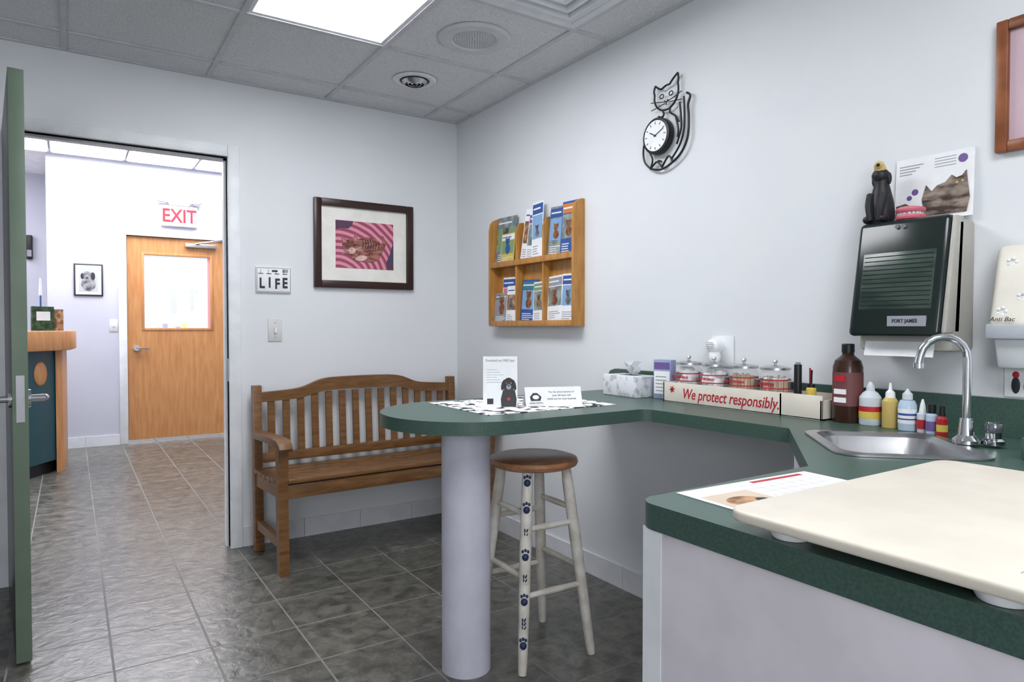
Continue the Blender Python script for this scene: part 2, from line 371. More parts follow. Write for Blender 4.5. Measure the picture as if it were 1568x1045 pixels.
GB=mat('reception_green',(30,72,80),.4)
s=B('reception_counter')
s.prism([(-1.5,5.9),(-.30,6.22),(-.10,6.52),(-.07,6.85),(-1.5,6.85)],.10,.98,GB)
s.prism([(-1.5,5.95),(-.32,6.26),(-.13,6.54),(-.1,6.83),(-1.5,6.83)],0,.10,BLACK)
s.prism([(-.105,6.50),(-.06,6.55),(-.03,6.87),(-.08,6.87)],0,.98,OAK)
s.prism([(-1.5,5.80),(-.26,6.12),(.0,6.45),(.04,6.9),(-1.5,6.9)],.98,1.135,OAK,bev=.01)
nd=Vector((.30,-.20,0)).normalized(); p=Vector((-.20,6.37,.80)); s.sph(tuple(p),(.07,.02,.095),OAK,rot=Matrix.Rotation(math.atan2(nd.x,-nd.y),4,'Z'))
s.done()
s=B('brochure_stand'); M=ST(-.16,6.42,1.136,30)
s.box(-.10,.06,0,.19,-.02,.0,mat('green_photo',(60,92,52),.5,col2=(30,50,34),nscale=30),M=M); s.box(-.07,.03,.08,.15,.0,.002,PAPER,M=M); s.box(.07,.13,0,.17,-.03,.0,TAN,M=M); s.done()
s=B('pen_on_stand'); s.cyl((-.2,6.62,1.136),(-.2,6.62,1.16),.03,BLACK); s.cyl((-.2,6.62,1.16),(-.2,6.62,1.42),.006,BLUE); s.cyl((-.2,6.62,1.42),(-.2,6.62,1.56),.012,WHITE,r1=.006); s.done()
s=B('wall_phone'); M=FB(-.36,2.02,8.9); s.box(-.03,.03,-.13,.13,0,.05,BLACK,.012,M=M); s.box(-.02,.02,-.1,-.03,.05,.055,GREY,M=M); s.done()

# ---------- open door (left) ----------
d=B('door_2'); DG=mat('door_green_paint',(100,116,100),.45); DD=mat('door_dark_green',(22,32,30),.3)
hx,hy=-.222,3.72; ux,uy=.078/.9135,-.91/.9135
M=Matrix(((ux,-uy,0,hx),(uy,ux,0,hy),(0,0,1,0),(0,0,0,1)))
d.box(0,.885,-.0225,.0225,.012,2.04,DD,.002,M=M); d.box(.885,.893,-.0225,.0225,.012,2.04,DG,.001,M=M)
d.box(.893,.895,-.012,.012,.84,1.0,STEEL,M=M); d.box(.895,.902,-.008,.008,.905,.93,STEEL,M=M)
for sg in (1,-1):
    d.cyl((.82,.0225*sg,.915),(.82,.032*sg,.915),.032,CHROME,M=M); d.cyl((.82,.03*sg,.915),(.82,.075*sg,.915),.012,CHROME,M=M); d.tube([(.82,.07*sg,.915),(.80,.078*sg,.915),(.70,.075*sg,.91)],.011,CHROME,M=M)
for z in (.25,1.05,1.85): d.cyl((-.008,.015,z-.05),(-.008,.015,z+.05),.007,STEEL,M=M)
d.done()

# ---------- bench ----------
b=B('garden_bench')
bx0,bx1=.785,1.99; by=3.66; fy=3.20
b.M=Matrix.Translation((bx0,by,0))@Matrix.Rotation(R(1.8),4,'Z')@Matrix.Translation((-bx0,-by,0))
for x in (bx0,bx1-.045):
    b.hexa([(x,by-.05,0),(x+.045,by-.05,0),(x+.045,by,0),(x,by,0),(x,by-.02,.86),(x+.045,by-.02,.86),(x+.045,by+.025,.86),(x,by+.025,.86)],BENCH,.004)
    prof=[(fy-.02,0),(fy+.03,0),(fy+.038,.25),(fy+.05,.42),(fy+.04,.52),(fy+.05,.60),(fy-.005,.60),(fy-.012,.52),(fy+.0,.42),(fy-.012,.25)]
    MM=Matrix(((0,0,1,x),(1,0,0,0),(0,1,0,0),(0,0,0,1)))
    b.prism(prof,0,.045,BENCH,M=MM)
    arm=[(by-.03,.59),(by-.03,.625),(fy+.10,.64),(fy+.0,.638),(fy-.04,.625),(fy-.055,.60),(fy-.04,.585),(fy-.01,.595),(fy+.06,.603),(fy+.2,.60)]
    b.prism(arm,-.01,.055,BENCH,M=MM,bev=.004)
    b.prism([(fy+.02,.36),(by-.03,.34),(by-.03,.41),(fy+.02,.43)],.008,.037,BENCH,M=MM)
    b.prism([(fy+.01,.12),(by-.02,.12),(by-.02,.165),(fy+.01,.165)],.008,.037,BENCH,M=MM)
n=40; up=[];lo=[]
for k in range(n+1):
    t=k/n; x=bx0+.045+(bx1-bx0-.09)*t
    a=abs(t-.5)*2
    sft=1/(1+math.exp((a-.52)*18))
    up.append((x,.822+.05*sft+.018*(1-a*a))); lo.append((x,.772+.035*sft+.012*(1-a*a)))
MB=Matrix(((1,0,0,0),(0,0,-1,by+.015),(0,1,0,0),(0,0,0,1)))
b.prism(up+lo[::-1],0,.03,BENCH,M=MB)
b.box(bx0+.04,bx1-.04,by-.03,by-.005,.455,.505,BENCH,.003)
ns=14
for k in range(ns):
    x=bx0+.045+(bx1-bx0-.09)*(k+.65)/(ns+.3)
    b.hexa([(x-.018,by-.024,.50),(x+.018,by-.024,.50),(x+.018,by-.012,.50),(x-.018,by-.012,.50),(x-.018,by-.006,.81),(x+.018,by-.006,.81),(x+.018,by+.006,.81),(x-.018,by+.006,.81)],BENCH)
b.box(bx0+.03,bx1-.03,fy+.0,fy+.03,.355,.42,BENCH,.004)
b.box(bx0+.03,bx1-.03,by-.05,by-.02,.34,.40,BENCH,.004)
for k in range(6):
    y=fy-.01+k*.078; z=.43-.004*k+.004*abs(k-2.5)
    b.box(bx0+(.045 if k==0 else 0),bx1-(.045 if k==0 else 0),y,y+.062,z-.012,z+.01,BENCH,.004)
b.done()

# ---------- wall things (back wall) ----------
p=B('framed_cat_picture'); M=FB(1.4345,1.6385)
FRM=mat('dark_walnut_frame',(50,30,26),.3)
W2,H2=.30,.2505
p.frame(W2,H2,.042,.028,FRM,.005,M)
p.box(-W2+.03,W2-.03,-H2+.03,H2-.03,.004,.010,mat('cream_mat',(232,230,224),.7),M=M)
STR=mat('pink_striped_cloth',(214,142,160),.6,col2=(152,70,96),nscale=9,kind='rings',loc=(.16,0,-.02),lo=.35,hi=.65)
a0,a1,c0,c1=-.175,.175,-.135,.135
p.box(a0,a1,c0,c1,.010,.012,STR,M=M)
TS=mat('teal_background',(62,66,90),.6,col2=(94,50,80),nscale=14)  # dark background of the printed picture, seen at its corners
p.prism([(a0,.08),(-.15,.09),(-.10,.09),(-.08,.11),(-.07,.135),(a0,.135)],.012,.013,TS,M=M)
p.prism([(.135,-.135),(.175,-.135),(.175,.03),(.165,.0),(.15,-.05),(.13,-.09)],.012,.013,TS,M=M)
CATM=mat('mauve_cat_fur',(166,112,100),.7,col2=(108,60,56),nscale=22,stretch=(1,3,3))
CATL=mat('pale_cat_fur',(226,196,188),.7,col2=(204,160,154),nscale=30)
CATD=mat('cat_stripe',(70,34,36),.7)
def blob(pts,z0,z1,m,O=(0,0),a=0):
    ca,sa=math.cos(R(a)),math.sin(R(a))
    P=[Vector((O[0]+x*ca-y*sa,O[1]+x*sa+y*ca,0)) for x,y in pts]; k=len(P); Q=[]
    for i in range(k):
        a_,b1,c_,d_=P[i-1],P[i],P[(i+1)%k],P[(i+2)%k]
        for j in range(5):
            t=j/5; v=.5*((2*b1)+(c_-a_)*t+(2*a_-5*b1+4*c_-d_)*t*t+(3*b1-a_-3*c_+d_)*t**3); Q.append((v.x,v.y))
    p.prism(Q,z0,z1,m,M=M)
blob([(-.09,-.05),(-.085,.0),(-.04,.035),(.02,.05),(.075,.035),(.10,-.01),(.095,-.06),(.05,-.095),(-.03,-.095),(-.075,-.085)],.0122,.0142,CATM)
blob([(.07,-.06),(.11,-.03),(.125,.02),(.115,.055),(.10,.06),(.103,.02),(.085,-.01),(.06,-.03)],.0142,.0152,CATM)
blob([(-.06,-.085),(-.02,-.09),(.01,-.075),(.0,-.06),(-.04,-.062)],.0148,.0156,CATL)
for k in range(7):
    x=-.02+.016*k; p.tube([(x,.04-.002*k,.0143),(x+.008,.012,.0143),(x+.002,-.02,.0143)],.0022,CATD,M=M,sub=4)
O=(-.085,-.010); A=12
def tr(x,y):
    ca,sa=math.cos(R(A)),math.sin(R(A)); x*=1.25; y*=1.25
    return (O[0]+x*ca-y*sa,O[1]+x*sa+y*ca)
sc_=lambda L_:[(x*1.25,y*1.25) for x,y in L_]
blob(sc_([(-.042,-.002),(-.036,.022),(-.018,.032),(0,.034),(.018,.032),(.036,.022),(.042,-.002),(.032,-.026),(.012,-.038),(-.012,-.038),(-.032,-.026)]),.0145,.0162,CATM,O,A)
for sg in (-1,1):
    p.prism([tr(sg*.038,.014),tr(sg*.036,.056),tr(sg*.010,.030)],.0143,.016,CATM,M=M); p.prism([tr(sg*.034,.022),tr(sg*.033,.044),tr(sg*.018,.028)],.0160,.0165,PINK,M=M)
    e_=[tr(sg*.024,.004),tr(sg*.016,-.001),tr(sg*.008,.003)]; p.tube([(q[0],q[1],.0166) for q in e_],.0022,CATD,M=M,sub=3)
    for k in range(3): e_=[tr(sg*.010,-.016),tr(sg*.05,-.010-.009*k)]; p.tube([(q[0],q[1],.0168) for q in e_],.0006,PAPER,M=M,n=4)
    for k in range(2): e_=[tr(sg*(.006+.008*k),.030),tr(sg*(.005+.006*k),.016)]; p.tube([(q[0],q[1],.0164) for q in e_],.0018,CATD,M=M,n=5)
blob(sc_([(-.014,-.014),(0,-.006),(.014,-.014),(.014,-.028),(0,-.035),(-.014,-.028)]),.0163,.0168,CATL,O,A)
q=tr(0,-.014); p.sph((q[0],q[1],.017),(.0045,.003,.001),CATD,M=M,n=8)
p.done()
p=B('wall_sign'); M=FB(.918,1.42)
p.box(-.092,.092,-.068,.068,0,.014,PAPER,.002,M=M)
for k,ch in enumerate('LIFE'): p.text(ch,.075,-.062+k*.04,-.022+(.0,.004,-.002,.003)[k],.0144,DARK,M=M,bold=.003,sx=.75)
for k in range(4): p.box(-.08+k*.042,-.055+k*.042,.030,.034,.014,.0148,DARK,M=M); p.box(-.07+k*.04,-.067+k*.04,.03,.055,.014,.0148,GREY,M=M)
p.box(-.01,.02,.042,.052,.014,.0148,DARK,M=M); p.box(.045,.075,.04,.058,.014,.0148,GREY,M=M)
for q in ((-.088,.088,.062,.064),(-.088,.088,-.064,-.062),(-.088,-.086,-.064,.064),(.086,.088,-.064,.064)): p.box(*q,.014,.0145,DARK,M=M)
p.done()
p=B('light_switch'); M=FB(.925,1.148); p.box(-.037,.037,-.06,.06,0,.006,mat('almond_plate'),.002,M=M); p.box(-.006,.006,-.014,.014,.006,.018,PAPER,.002,M=M)
for y in (-.04,.04): p.cyl((0,y,.006),(0,y,.0075),.004,STEEL,M=M,n=10)
p.done()

# ---------- counter ----------
R_=.315; cxp,cyp=1.16,2.015; XC=XW-.002
pts=[(XC,cyp+R_)]
for k in range(0,25):
    a=math.pi/2+math.pi*k/24; pts.append((cxp+R_*math.cos(a),cyp+R_*math.sin(a)))
pts+=[(1.64,1.70),(1.66,1.69),(1.675,1.67),(1.69,1.15),(1.264,.815)]
for k in range(7):
    a=math.pi/2+math.pi/2*k/6; pts.append((.78+.04+.04*math.cos(a),.815-.04+.04*math.sin(a)))
pts+=[(.78,-1.2),(XC,-1.2)]
sc=Vector((1.659,.855)); e1=Vector((.7071,.7071)); e2=Vector((.7071,-.7071))
def rrect(hw,hh,r,n=5,off=(0,0)):
    o=[]
    for (sx,sy,a0) in ((1,1,0),(-1,1,90),(-1,-1,180),(1,-1,270)):
        for k in range(n+1):
            a=R(a0+90*k/n); u=sx*(hw-r)+r*math.cos(a)+off[0]; v=sy*(hh-r)+r*math.sin(a)+off[1]; q=sc+e1*u+e2*v; o.append((q.x,q.y))
    return o
c=B('countertop')
hole=rrect(.165,.145,.05)
c.prism(pts,CT-.042,CT,GREEN,holes=[hole]); c.done()
c=B('backsplash')
BS=[(2.30,CT+.0005),(2.30,CT+.06),(2.28,CT+.09),(2.25,CT+.10),(-1.2,CT+.10),(-1.2,CT+.0005)]
MM=Matrix(((0,0,-1,XC),(1,0,0,0),(0,1,0,0),(0,0,0,1)))
c.prism([(q[0],q[1]) for q in BS],0,.02,GREEN,M=MM); c.done()
c=B('counter_ledge'); c.prism([(1.70,.60),(2.02,.60),(2.02,-.2),(1.70,-.2)],CT+.0005,CT+.05,GREEN,bev=.003); c.done()
c=B('counter_column'); c.cyl((1.12,1.99,0),(1.12,1.99,CT-.0425),.083,mat('column_paint',(200,200,213),.45),n=48); c.done()
c=B('base_cabinet'); zc=CT-.0425
c.box(.79,.81,-1.2,.805,0,zc,CAB,.002)
c.box(.81,1.26,.785,.805,0,zc,CAB); 
c.prism([(1.26,.785),(1.27,.805),(1.70,1.14),(XW-.014,1.14),(XW-.014,1.12),(1.71,1.12)],0,zc,CAB)
c.box(.7885,.7905,.765,.805,0,zc,WHITE); c.box(.7875,.7905,.70,.8055,.30,.303,GREY); c.box(.7875,.7905,.75,.807,.42,.424,WHITE)
c.done()
s=B('sink'); pb=bmesh.new()
levels=[(.185,.165,.055,.001),(.185,.165,.055,.005),(.160,.140,.05,.006),(.150,.128,.05,-.004),(.142,.12,.05,-.09),(.12,.10,.05,-.12),(.03,.03,.03,-.125)]
rings=[]
for hw,hh,r,z in levels: rings.append([pb.verts.new((x,y,CT+z)) for x,y in rrect(hw,hh,min(r,hw,hh)*.999)])
for a,bq in zip(rings,rings[1:]):
    for k in range(len(a)): pb.faces.new((a[k],a[(k+1)%len(a)],bq[(k+1)%len(a)],bq[k]))
pb.faces.new(rings[-1]); s.add(pb,STEEL)
s.cyl((sc.x,sc.y,CT-.125),(sc.x,sc.y,CT-.122),.025,CHROME); s.done()
s=B('faucet'); fx,fy2=1.795,.745
s.lathe([(0,0),(.03,0),(.03,.008),(.018,.02),(.014,.06),(.0,.06)],(fx,fy2,CT+.007),CHROME)
P=[(fx,fy2,CT+.05),(fx,fy2,CT+.14),(fx,fy2,CT+.21)]
dr=Vector((-.72,.69))
for k in range(1,10):
    a=math.pi*k/9*.95; rad=.052; P.append((fx+dr.x*rad*(1-math.cos(a)),fy2+dr.y*rad*(1-math.cos(a)),CT+.21+rad*math.sin(a)))
q=P[-1]; P.append((q[0]+dr.x*.004,q[1]+dr.y*.004,q[2]-.02))
s.tube(P,.0095,CHROME,n=14); s.cyl(P[-1],(P[-1][0],P[-1][1],P[-1][2]-.012),.0125,CHROME)
hx2,hy2=fx+.03,fy2-.045
s.lathe([(0,0),(.024,0),(.024,.01),(.017,.015),(.017,.028),(0,.028)],(hx2,hy2,CT+.007),CHROME); s.cyl((hx2,hy2,CT+.035),(hx2,hy2,CT+.058),.019,mat('smoky_knob',(120,124,130),.15,metal=.6),bev=.004); s.cyl((hx2,hy2,CT+.058),(hx2,hy2,CT+.061),.016,CHROME)
s.done()
# ---------- stool ----------
s=B('bar_stool'); sx0,sy0=1.40,1.99; SH=.70
s.lathe([(0,0),(.14,0),(.158,.008),(.162,.018),(.158,.03),(.14,.036),(0,.036)],(sx0,sy0,SH-.036),SEATW,n=48)
feet=[(-.15,-.15),(.14,-.16),(.15,.15),(-.14,.16)]; tops=[(q[0]*.56,q[1]*.56) for q in feet]
def leg(i,z):
    t=z/(SH-.036); return Vector((sx0+feet[i][0]*(1-t)+tops[i][0]*t,sy0+feet[i][1]*(1-t)+tops[i][1]*t,z))
for i in range(4):
    zs=[0,.03,.2,.42,.6,SH-.034]; s.tube([tuple(leg(i,z)) for z in zs],[.014,.016,.019,.0205,.0195,.017],STOOLW,n=14)
for i,z in ((0,.25),(1,.31),(2,.25),(3,.31),(0,.47),(2,.47),(1,.52),(3,.52)):
    a=leg(i,z);b2=leg((i+1)%4,z); s.tube([tuple(a),tuple((a+b2)/2),tuple(b2)],[.009,.0115,.009],STOOLW,n=10)
PAW=mat('paw_print_paint',(34,50,84),.5)
dirc=Vector((-.55,-.83,0)).normalized(); sd=Vector((.83,-.55,0)).normalized()
for z in (.10,.24,.385,.54,.63):
    q=leg(0,z); q2=q+dirc*.0165
    s.sph(tuple(q2),(.012,.012,.013),PAW,n=12)
    for k in (-1,0,1): s.sph(tuple(q2+sd*.009*k+Vector((0,0,.023-.004*abs(k)))),(.0045,.005,.006),PAW,n=8)
for z in (.17,.31,.46):
    q=leg(0,z)+dirc*.018
    for k in (-1,0,1):
        s.sph(tuple(q+sd*.004+Vector((0,0,.013*k))),(.003,.003,.007),PAW,n=8,rot=Matrix.Rotation(.5,4,'Y')); s.sph(tuple(q-sd*.004+Vector((0,0,.013*k))),(.003,.003,.007),PAW,n=8)
s.done()

# ---------- brochure rack ----------
rk=B('brochure_rack'); Yc=2.87; M=FR(Yc); hw=.385; y0,y1=1.17,1.775; DP=.066
rk.box(-hw+.018,hw-.018,y0+.01,y1-.055,.0005,.008,OAKR,M=M)
MS=lambda x: M@Matrix(((0,0,1,x),(0,1,0,0),(1,0,0,0),(0,0,0,1)))
for x in (-hw,hw-.018):
    pr=[(0.0005,y0),(DP-.004,y0),(DP,y0+.01),(DP,y1-.07),(DP-.008,y1-.03),(DP-.022,y1-.012),(.02,y1),(0.0005,y1)]
    rk.prism(pr,0,.018,OAKR,M=MS(x))
dvx=[-hw+.018+(2*hw-.036)*k/3-.006 for k in (1,2)]
for x in dvx:
    pr=[(0.0085,y0+.014),(DP-.010,y0+.014),(DP-.010,y1-.10),(DP-.03,y1-.055),(0.0085,y1-.05)]
    rk.prism(pr,0,.012,OAKR,M=MS(x))
for y in (y0,1.495):
    rk.box(-hw+.018,hw-.018,y,y+.014,0.0085,DP-.010,OAKR,M=M); rk.box(-hw+.018,hw-.018,y,y+.030,DP-.0098,DP-.001,OAKR,.002,M=M)
rko=rk.done()
br=B('brochures')
def leaflet(B_,M,w,h,c,t=.003):
    B_.box(0,w,0,h,0,t,c[2],M=M); B_.box(.003,w-.003,h*.78,h*.96,t,t+.0006,c[0],M=M); B_.box(.01,w*.75,h*.86,h*.89,t+.0006,t+.001,PAPER if c[0] is not PAPER else BLUE,M=M)
    k=random.random()*.06
    B_.box(w*.05,w*.95,h*(.28+k),h*.76,t,t+.0006,c[1],M=M)
    T=M@Matrix.Translation((w*.5,h*.36,t)); u=w*.9
    B_.sph((0,.02*1,.0),(u*.26,u*.26,.0012),c[3],M=T,n=12); B_.sph((-u*.04,.02+u*.34,.0006),(u*.17,u*.17,.0012),c[3],M=T,n=12)
    for sg in (-1,1): B_.sph((-u*.04+sg*u*.14,.02+u*.46,.0004),(u*.05,u*.09,.001),c[3],M=T,n=8); B_.sph((-u*.04+sg*u*.06,.02+u*.37,.0018),(u*.02,u*.02,.0006),DARK,M=T,n=6)
    B_.sph((-u*.04,.02+u*.28,.0018),(u*.035,u*.025,.0006),DARK,M=T,n=6)
    for j in range(4): B_.box(w*.1,w*(.5+.4*random.random()),h*(.06+j*.045),h*(.076+j*.045),t,t+.0006,GREY if c[2] is PAPER else PAPER,M=M)
GRN=mat('sage_print',(124,156,112),.5); SKY=mat('sky_print',(126,166,206),.5)
FURB=mat('brown_fur_print',(150,96,58),.6,col2=(96,58,36),nscale=40); FURG=mat('grey_fur_print',(120,120,124),.6,col2=(70,70,76),nscale=40)
lay={(0,0):[(.004,.19,.262,(SLATE,GRN,SLATE,FURG),1),(.07,.13,.165,(PAPER,GRN,YEL,BLUE),0)],
(0,1):[(.002,.12,.27,(PAPER,TAN,PAPER,FURG),7),(.06,.115,.24,(PURP,SLATE,PAPER,FURB),6),(.13,.095,.29,(BLUE,SKY,PAPER,FURG),-3)],
(0,2):[(.002,.12,.25,(BLUE,SKY,SLATE,FURB),2),(.115,.12,.26,(ORG,SLATE,BLUE,FURB),1)],
(1,0):[(.06,.14,.25,(BLUE,PINK,PAPER,FURB),1),(.0,.15,.165,(SLATE,GREY,GREY,FURB),0),(.135,.095,.20,(PAPER,TAN,PAPER,FURG),0)],
(1,1):[(.0,.14,.225,(TEAL,SKY,BLUE,FURB),2),(.13,.10,.205,(GRN,SLATE,PAPER,FURB),-2)],
(1,2):[(.002,.12,.225,(GREY,SLATE,PAPER,FURB),-3),(.118,.11,.235,(BLUE,SKY,PAPER,FURG),1)]}
for (row,col),L_ in lay.items():
    xl=[-hw+.019,dvx[0]+.013,dvx[1]+.013][col]; yb=1.512 if row==0 else 1.187
    for k,(dx,w_,h_,cc,tl) in enumerate(L_):
        T=M@Matrix.Translation((xl+dx,yb+.003+abs(tl)*.0014,.032+k*.008))@Matrix.Rotation(R(-tl),4,'Z')@Matrix.Rotation(R(-4),4,'X')
        leaflet(br,T,w_,h_,cc)
br.done(parent=rko)

# ---------- cat clock ----------
k_=B('cat_wall_clock'); M=FR(1.99,1.949); IRON=mat('black_iron',(20,20,22),.45)
def px(l): return [((x-1012)*.0036,-(y-212)*.00271,.02) for x,y in l]
def wr(l,r=.004,closed=False,sub=6): k_.tube(px(l),r,IRON,n=8,sub=sub,M=M,closed=closed)
wr([(1028,176),(1018,175),(1010,168),(1006,158),(1006,148)]); wr([(1028,176),(1036,170),(1041,160),(1042,150),(1041,142)])
wr([(1006,148),(1005,142),(1007,135)],sub=3); wr([(1007,135),(1013,141),(1017,143)],sub=3); wr([(1017,143),(1023,140),(1029,140)],sub=3); wr([(1029,140),(1034,134),(1041,128)],sub=3); wr([(1041,128),(1042,136),(1041,143)],sub=3)
for ex in (1017,1031):
    k_.tube([((ex+3*math.cos(t_)-1012)*.0036,-(154+3.2*math.sin(t_)-212)*.00271,.02) for t_ in [k*.785 for k in range(8)]],.0022,IRON,M=M,closed=True)
wr([(1021,162),(1024,165),(1027,162)],.0025); wr([(1024,165),(1024,169)],.0022)
for l in ([(1022,164),(1012,161),(1000,158)],[(1022,166),(1012,168),(1001,170)],[(1027,164),(1036,161),(1047,157)],[(1027,166),(1036,167),(1047,169)]): wr(l,.0018)
wr([(1018,175),(1020,183),(1010,190),(999,199),(991,213),(988,230),(991,246),(1000,258)]); wr([(1000,258),(1003,246),(1000,236),(995,226)])
wr([(1030,175),(1030,182),(1038,190),(1043,200)])
wr([(1000,258),(1015,263),(1030,259),(1045,248),(1054,232),(1057,215),(1057,195),(1056,180),(1059,168),(1054,162)],.0045)
wr([(1050,166),(1051,195),(1050,215),(1044,235),(1032,252)]); wr([(1044,172),(1046,195),(1046,212),(1040,232)]); wr([(1038,190),(1042,210),(1041,222)])
wr([(1000,258),(1010,250),(1018,260)]); wr([(1018,260),(1028,246),(1034,256)])
k_.cyl((0,0,.004),(0,0,.036),.074,IRON,M=M,n=40,bev=.004); k_.cyl((0,0,.036),(0,0,.038),.062,mat('clock_face',(236,238,240),.4),M=M,n=40)
for h in range(12):
    a=R(30*h); k_.box(-.0015,.0015,.046,.057,.038,.0388,DARK,M=M@Matrix.Rotation(a,4,'Z'))
k_.box(-.0022,.0022,-.006,.034,.039,.0396,IRON,M=M@Matrix.Rotation(R(60),4,'Z')); k_.box(-.0016,.0016,-.008,.05,.0398,.0404,IRON,M=M@Matrix.Rotation(R(-65),4,'Z')); k_.cyl((0,0,.039),(0,0,.042),.004,IRON,M=M)
k_.cyl((0,-.1,0.0005),(0,-.1,.02),.004,IRON,M=M); k_.cyl((0,.08,0.0005),(0,.08,.02),.004,IRON,M=M)
k_.done()

# ---------- right picture ----------
p=B('framed_print'); M=FR(.53,1.79); W2,H2=.255,.17; RW=mat('redwood_frame',(150,92,58),.35,col2=(122,70,40),nscale=12)
p.frame(W2,H2,.028,.022,RW,.004,M)
p.box(-W2+.02,W2-.02,-H2+.02,H2-.02,.003,.008,mat('lilac_mat',(196,172,182),.7),M=M); p.box(-.165,.165,-.085,.095,.008,.010,PAPER,M=M); p.box(-.155,.155,-.075,.085,.010,.011,TAN,M=M); p.sph((0,0,.011),(.06,.05,.003),DARK,M=M)
p.done()

# ---------- towel dispenser ----------
s=B('paper_towel_dispenser'); Yd=.96; M=FR(Yd)
HOUS=mat('dispenser_housing',(172,170,162),.4); COV=mat('dispenser_cover',(28,38,36),.2); COVW=mat('dispenser_window',(62,76,68),.22,col2=(42,56,52),nscale=5,stretch=(1,1,6))
def hx(x0,x1,y0,y1,zt0,zt1,zb0,zb1): return [(x0,y0,zb0),(x1,y0,zb0),(x1,y0,zb1),(x0,y0,zb1),(x0,y1,zt0),(x1,y1,zt0),(x1,y1,zt1),(x0,y1,zt1)]
s.hexa(hx(-.122,.128,1.10,1.455,0.001,.10,0.001,.13),HOUS,.012,M=M)
s.hexa(hx(-.13,.115,1.14,1.465,.075,.115,.10,.175),COV,.014,3,M=M)
s.hexa(hx(.1152,.128,1.15,1.46,.07,.108,.09,.165),HOUS,.004,M=M)
s.hexa(hx(-.105,.09,1.215,1.375,.118,.1340,.145,.1620),COVW,.002,M=M)
for k in range(12):
    y=1.225+k*.0125; z=.1620-(y-1.215)/.16*.028
    s.box(-.10,.085,y,y+.002,z-.003,z+.0008,COV,M=M)
s.box(-.018,.082,1.168,1.196,.166,.1715,GREY,M=M); s.text('FORT JAMES',.0135,.028,1.182,.1717,DARK,M=M,bold=.0004,sx=.9)
for x in (-.018,.0): s.cyl((x,1.445,.115),(x,1.445,.1235),.006,STEEL,M=M,n=12)
s.hexa([(-.10,1.085,.135),(.085,1.085,.135),(.085,1.085,.138),(-.10,1.085,.138),(-.10,1.145,.12),(.085,1.145,.12),(.085,1.145,.123),(-.10,1.145,.123)],PAPER,M=M)
s.done()
TP=1.4665
s=B('dog_figurine'); bx_,by_=1.985,1.055; BF=mat('black_fur',(28,28,34),.5,bump=(60,.4)); TF=mat('tan_fur',(214,186,120),.6)
s.lathe([(0,0),(.032,0),(.036,.02),(.033,.06),(.026,.09),(.02,.115),(.022,.13),(.02,.145),(0,.155)],(bx_,by_,TP),BF,n=20)
for sg in (-1,1): s.tube([(bx_-.02,by_+.02*sg,TP+.085),(bx_-.034,by_+.018*sg,TP+.05),(bx_-.036,by_+.012*sg,TP+.008)],[.012,.011,.009],BF,sub=4); s.sph((bx_+.0,by_+.022*sg,TP+.13),(.008,.006,.018),BF,n=10); s.sph((bx_-.03,by_+.024*sg,TP+.012),(.018,.012,.012),BF,n=10)
s.sph((bx_-.006,by_,TP+.14),(.024,.024,.022),BF,n=14); s.tube([(bx_-.006,by_+.0,TP+.152),(bx_-.022,by_-.004,TP+.168),(bx_-.034,by_-.008,TP+.165)],[.018,.014,.008],TF,sub=3); s.sph((bx_-.037,by_-.009,TP+.166),.005,BLACK,n=8)
s.done()
s=B('dental_model'); MG=mat('gum_pink',(206,110,126),.4)
Ms=PL(1.975,.972,TP)
for z,zz in ((.0,.012),(.020,.018)):
    s.tube([(.02,.028,z+.008),(-.012,.024,z+.008),(-.026,0,z+.008),(-.012,-.024,z+.008),(.02,-.028,z+.008)],.008,MG,sub=5,M=Ms)
    for k in range(9):
        a=R(-90+k*22.5); s.box(-.004,.004,-.004,.004,zz-.001,zz+.008 if z==0 else zz+.005,PAPER,.001,M=Ms@Matrix.Translation((-.024*math.cos(a)+.002,.026*math.sin(a),0)))
s.done()
s=B('cat_information_poster'); M=FR(.935,TP+.001,.006)@Matrix.Rotation(R(-3),4,'X')@Matrix.Translation((0,0,.008))
s.box(-.105,.10,0,.185,0,.003,PAPER,M=M); TAB=mat('tabby_fur',(150,136,124),.8,col2=(62,50,44),nscale=16,stretch=(1,1,3))
s.prism([(-.02,.012),(.085,.012),(.092,.05),(.085,.10),(.082,.125),(.072,.112),(.058,.108),(.046,.118),(.03,.10),(.01,.095),(-.005,.08),(-.02,.10),(-.03,.06)],.003,.006,TAB,M=M)
for (a,b_) in ((.06,.095),(.074,.097)): s.sph((a,b_,.0062),(.004,.003,.001),YEL,M=M,n=8)
s.prism([(-.10,.012),(-.04,.012),(-.05,.04),(-.075,.055),(-.10,.05)],.003,.006,TAB,M=M)
for (x,y,r_) in ((.072,.16,.012),(-.05,.085,.009),(-.065,.07,.007)): s.cyl((x,y,.003),(x,y,.004),r_,PURP,M=M,n=16)
for k in range(4): s.box(-.095,-.03-.01*k,.162-.008*k,.165-.008*k,.003,.0035,GREY,M=M); s.box(-.0,.055,.17-.008*k,.172-.008*k,.003,.0035,GREY,M=M)
s.done()
s=B('soap_dispenser'); M=FR(.715)
s.hexa(hx(-.05,.05,1.16,1.375,0.001,.05,0.001,.105),CREAM,.018,4,M=M)
s.box(-.055,.055,1.135,1.175,0.001,.10,mat('grey_translucent',(176,182,190),.3),.006,M=M)
s.hexa(hx(-.042,.042,1.06,1.14,0.001,.085,0.001,.06),WHITE,.008,M=M)
for (x,y) in ((-.01,1.33),(.02,1.24),(-.02,1.205)):
    for a in range(5): s.sph((x+.009*math.cos(R(72*a)),y+.009*math.sin(R(72*a)),.062+(1.33-y)*.25),(.005,.005,.003),WHITE,M=M,n=8)
s.text('Anti Bac',.016,-.015,1.185,.1065,DARK,M=M,shear=.3)
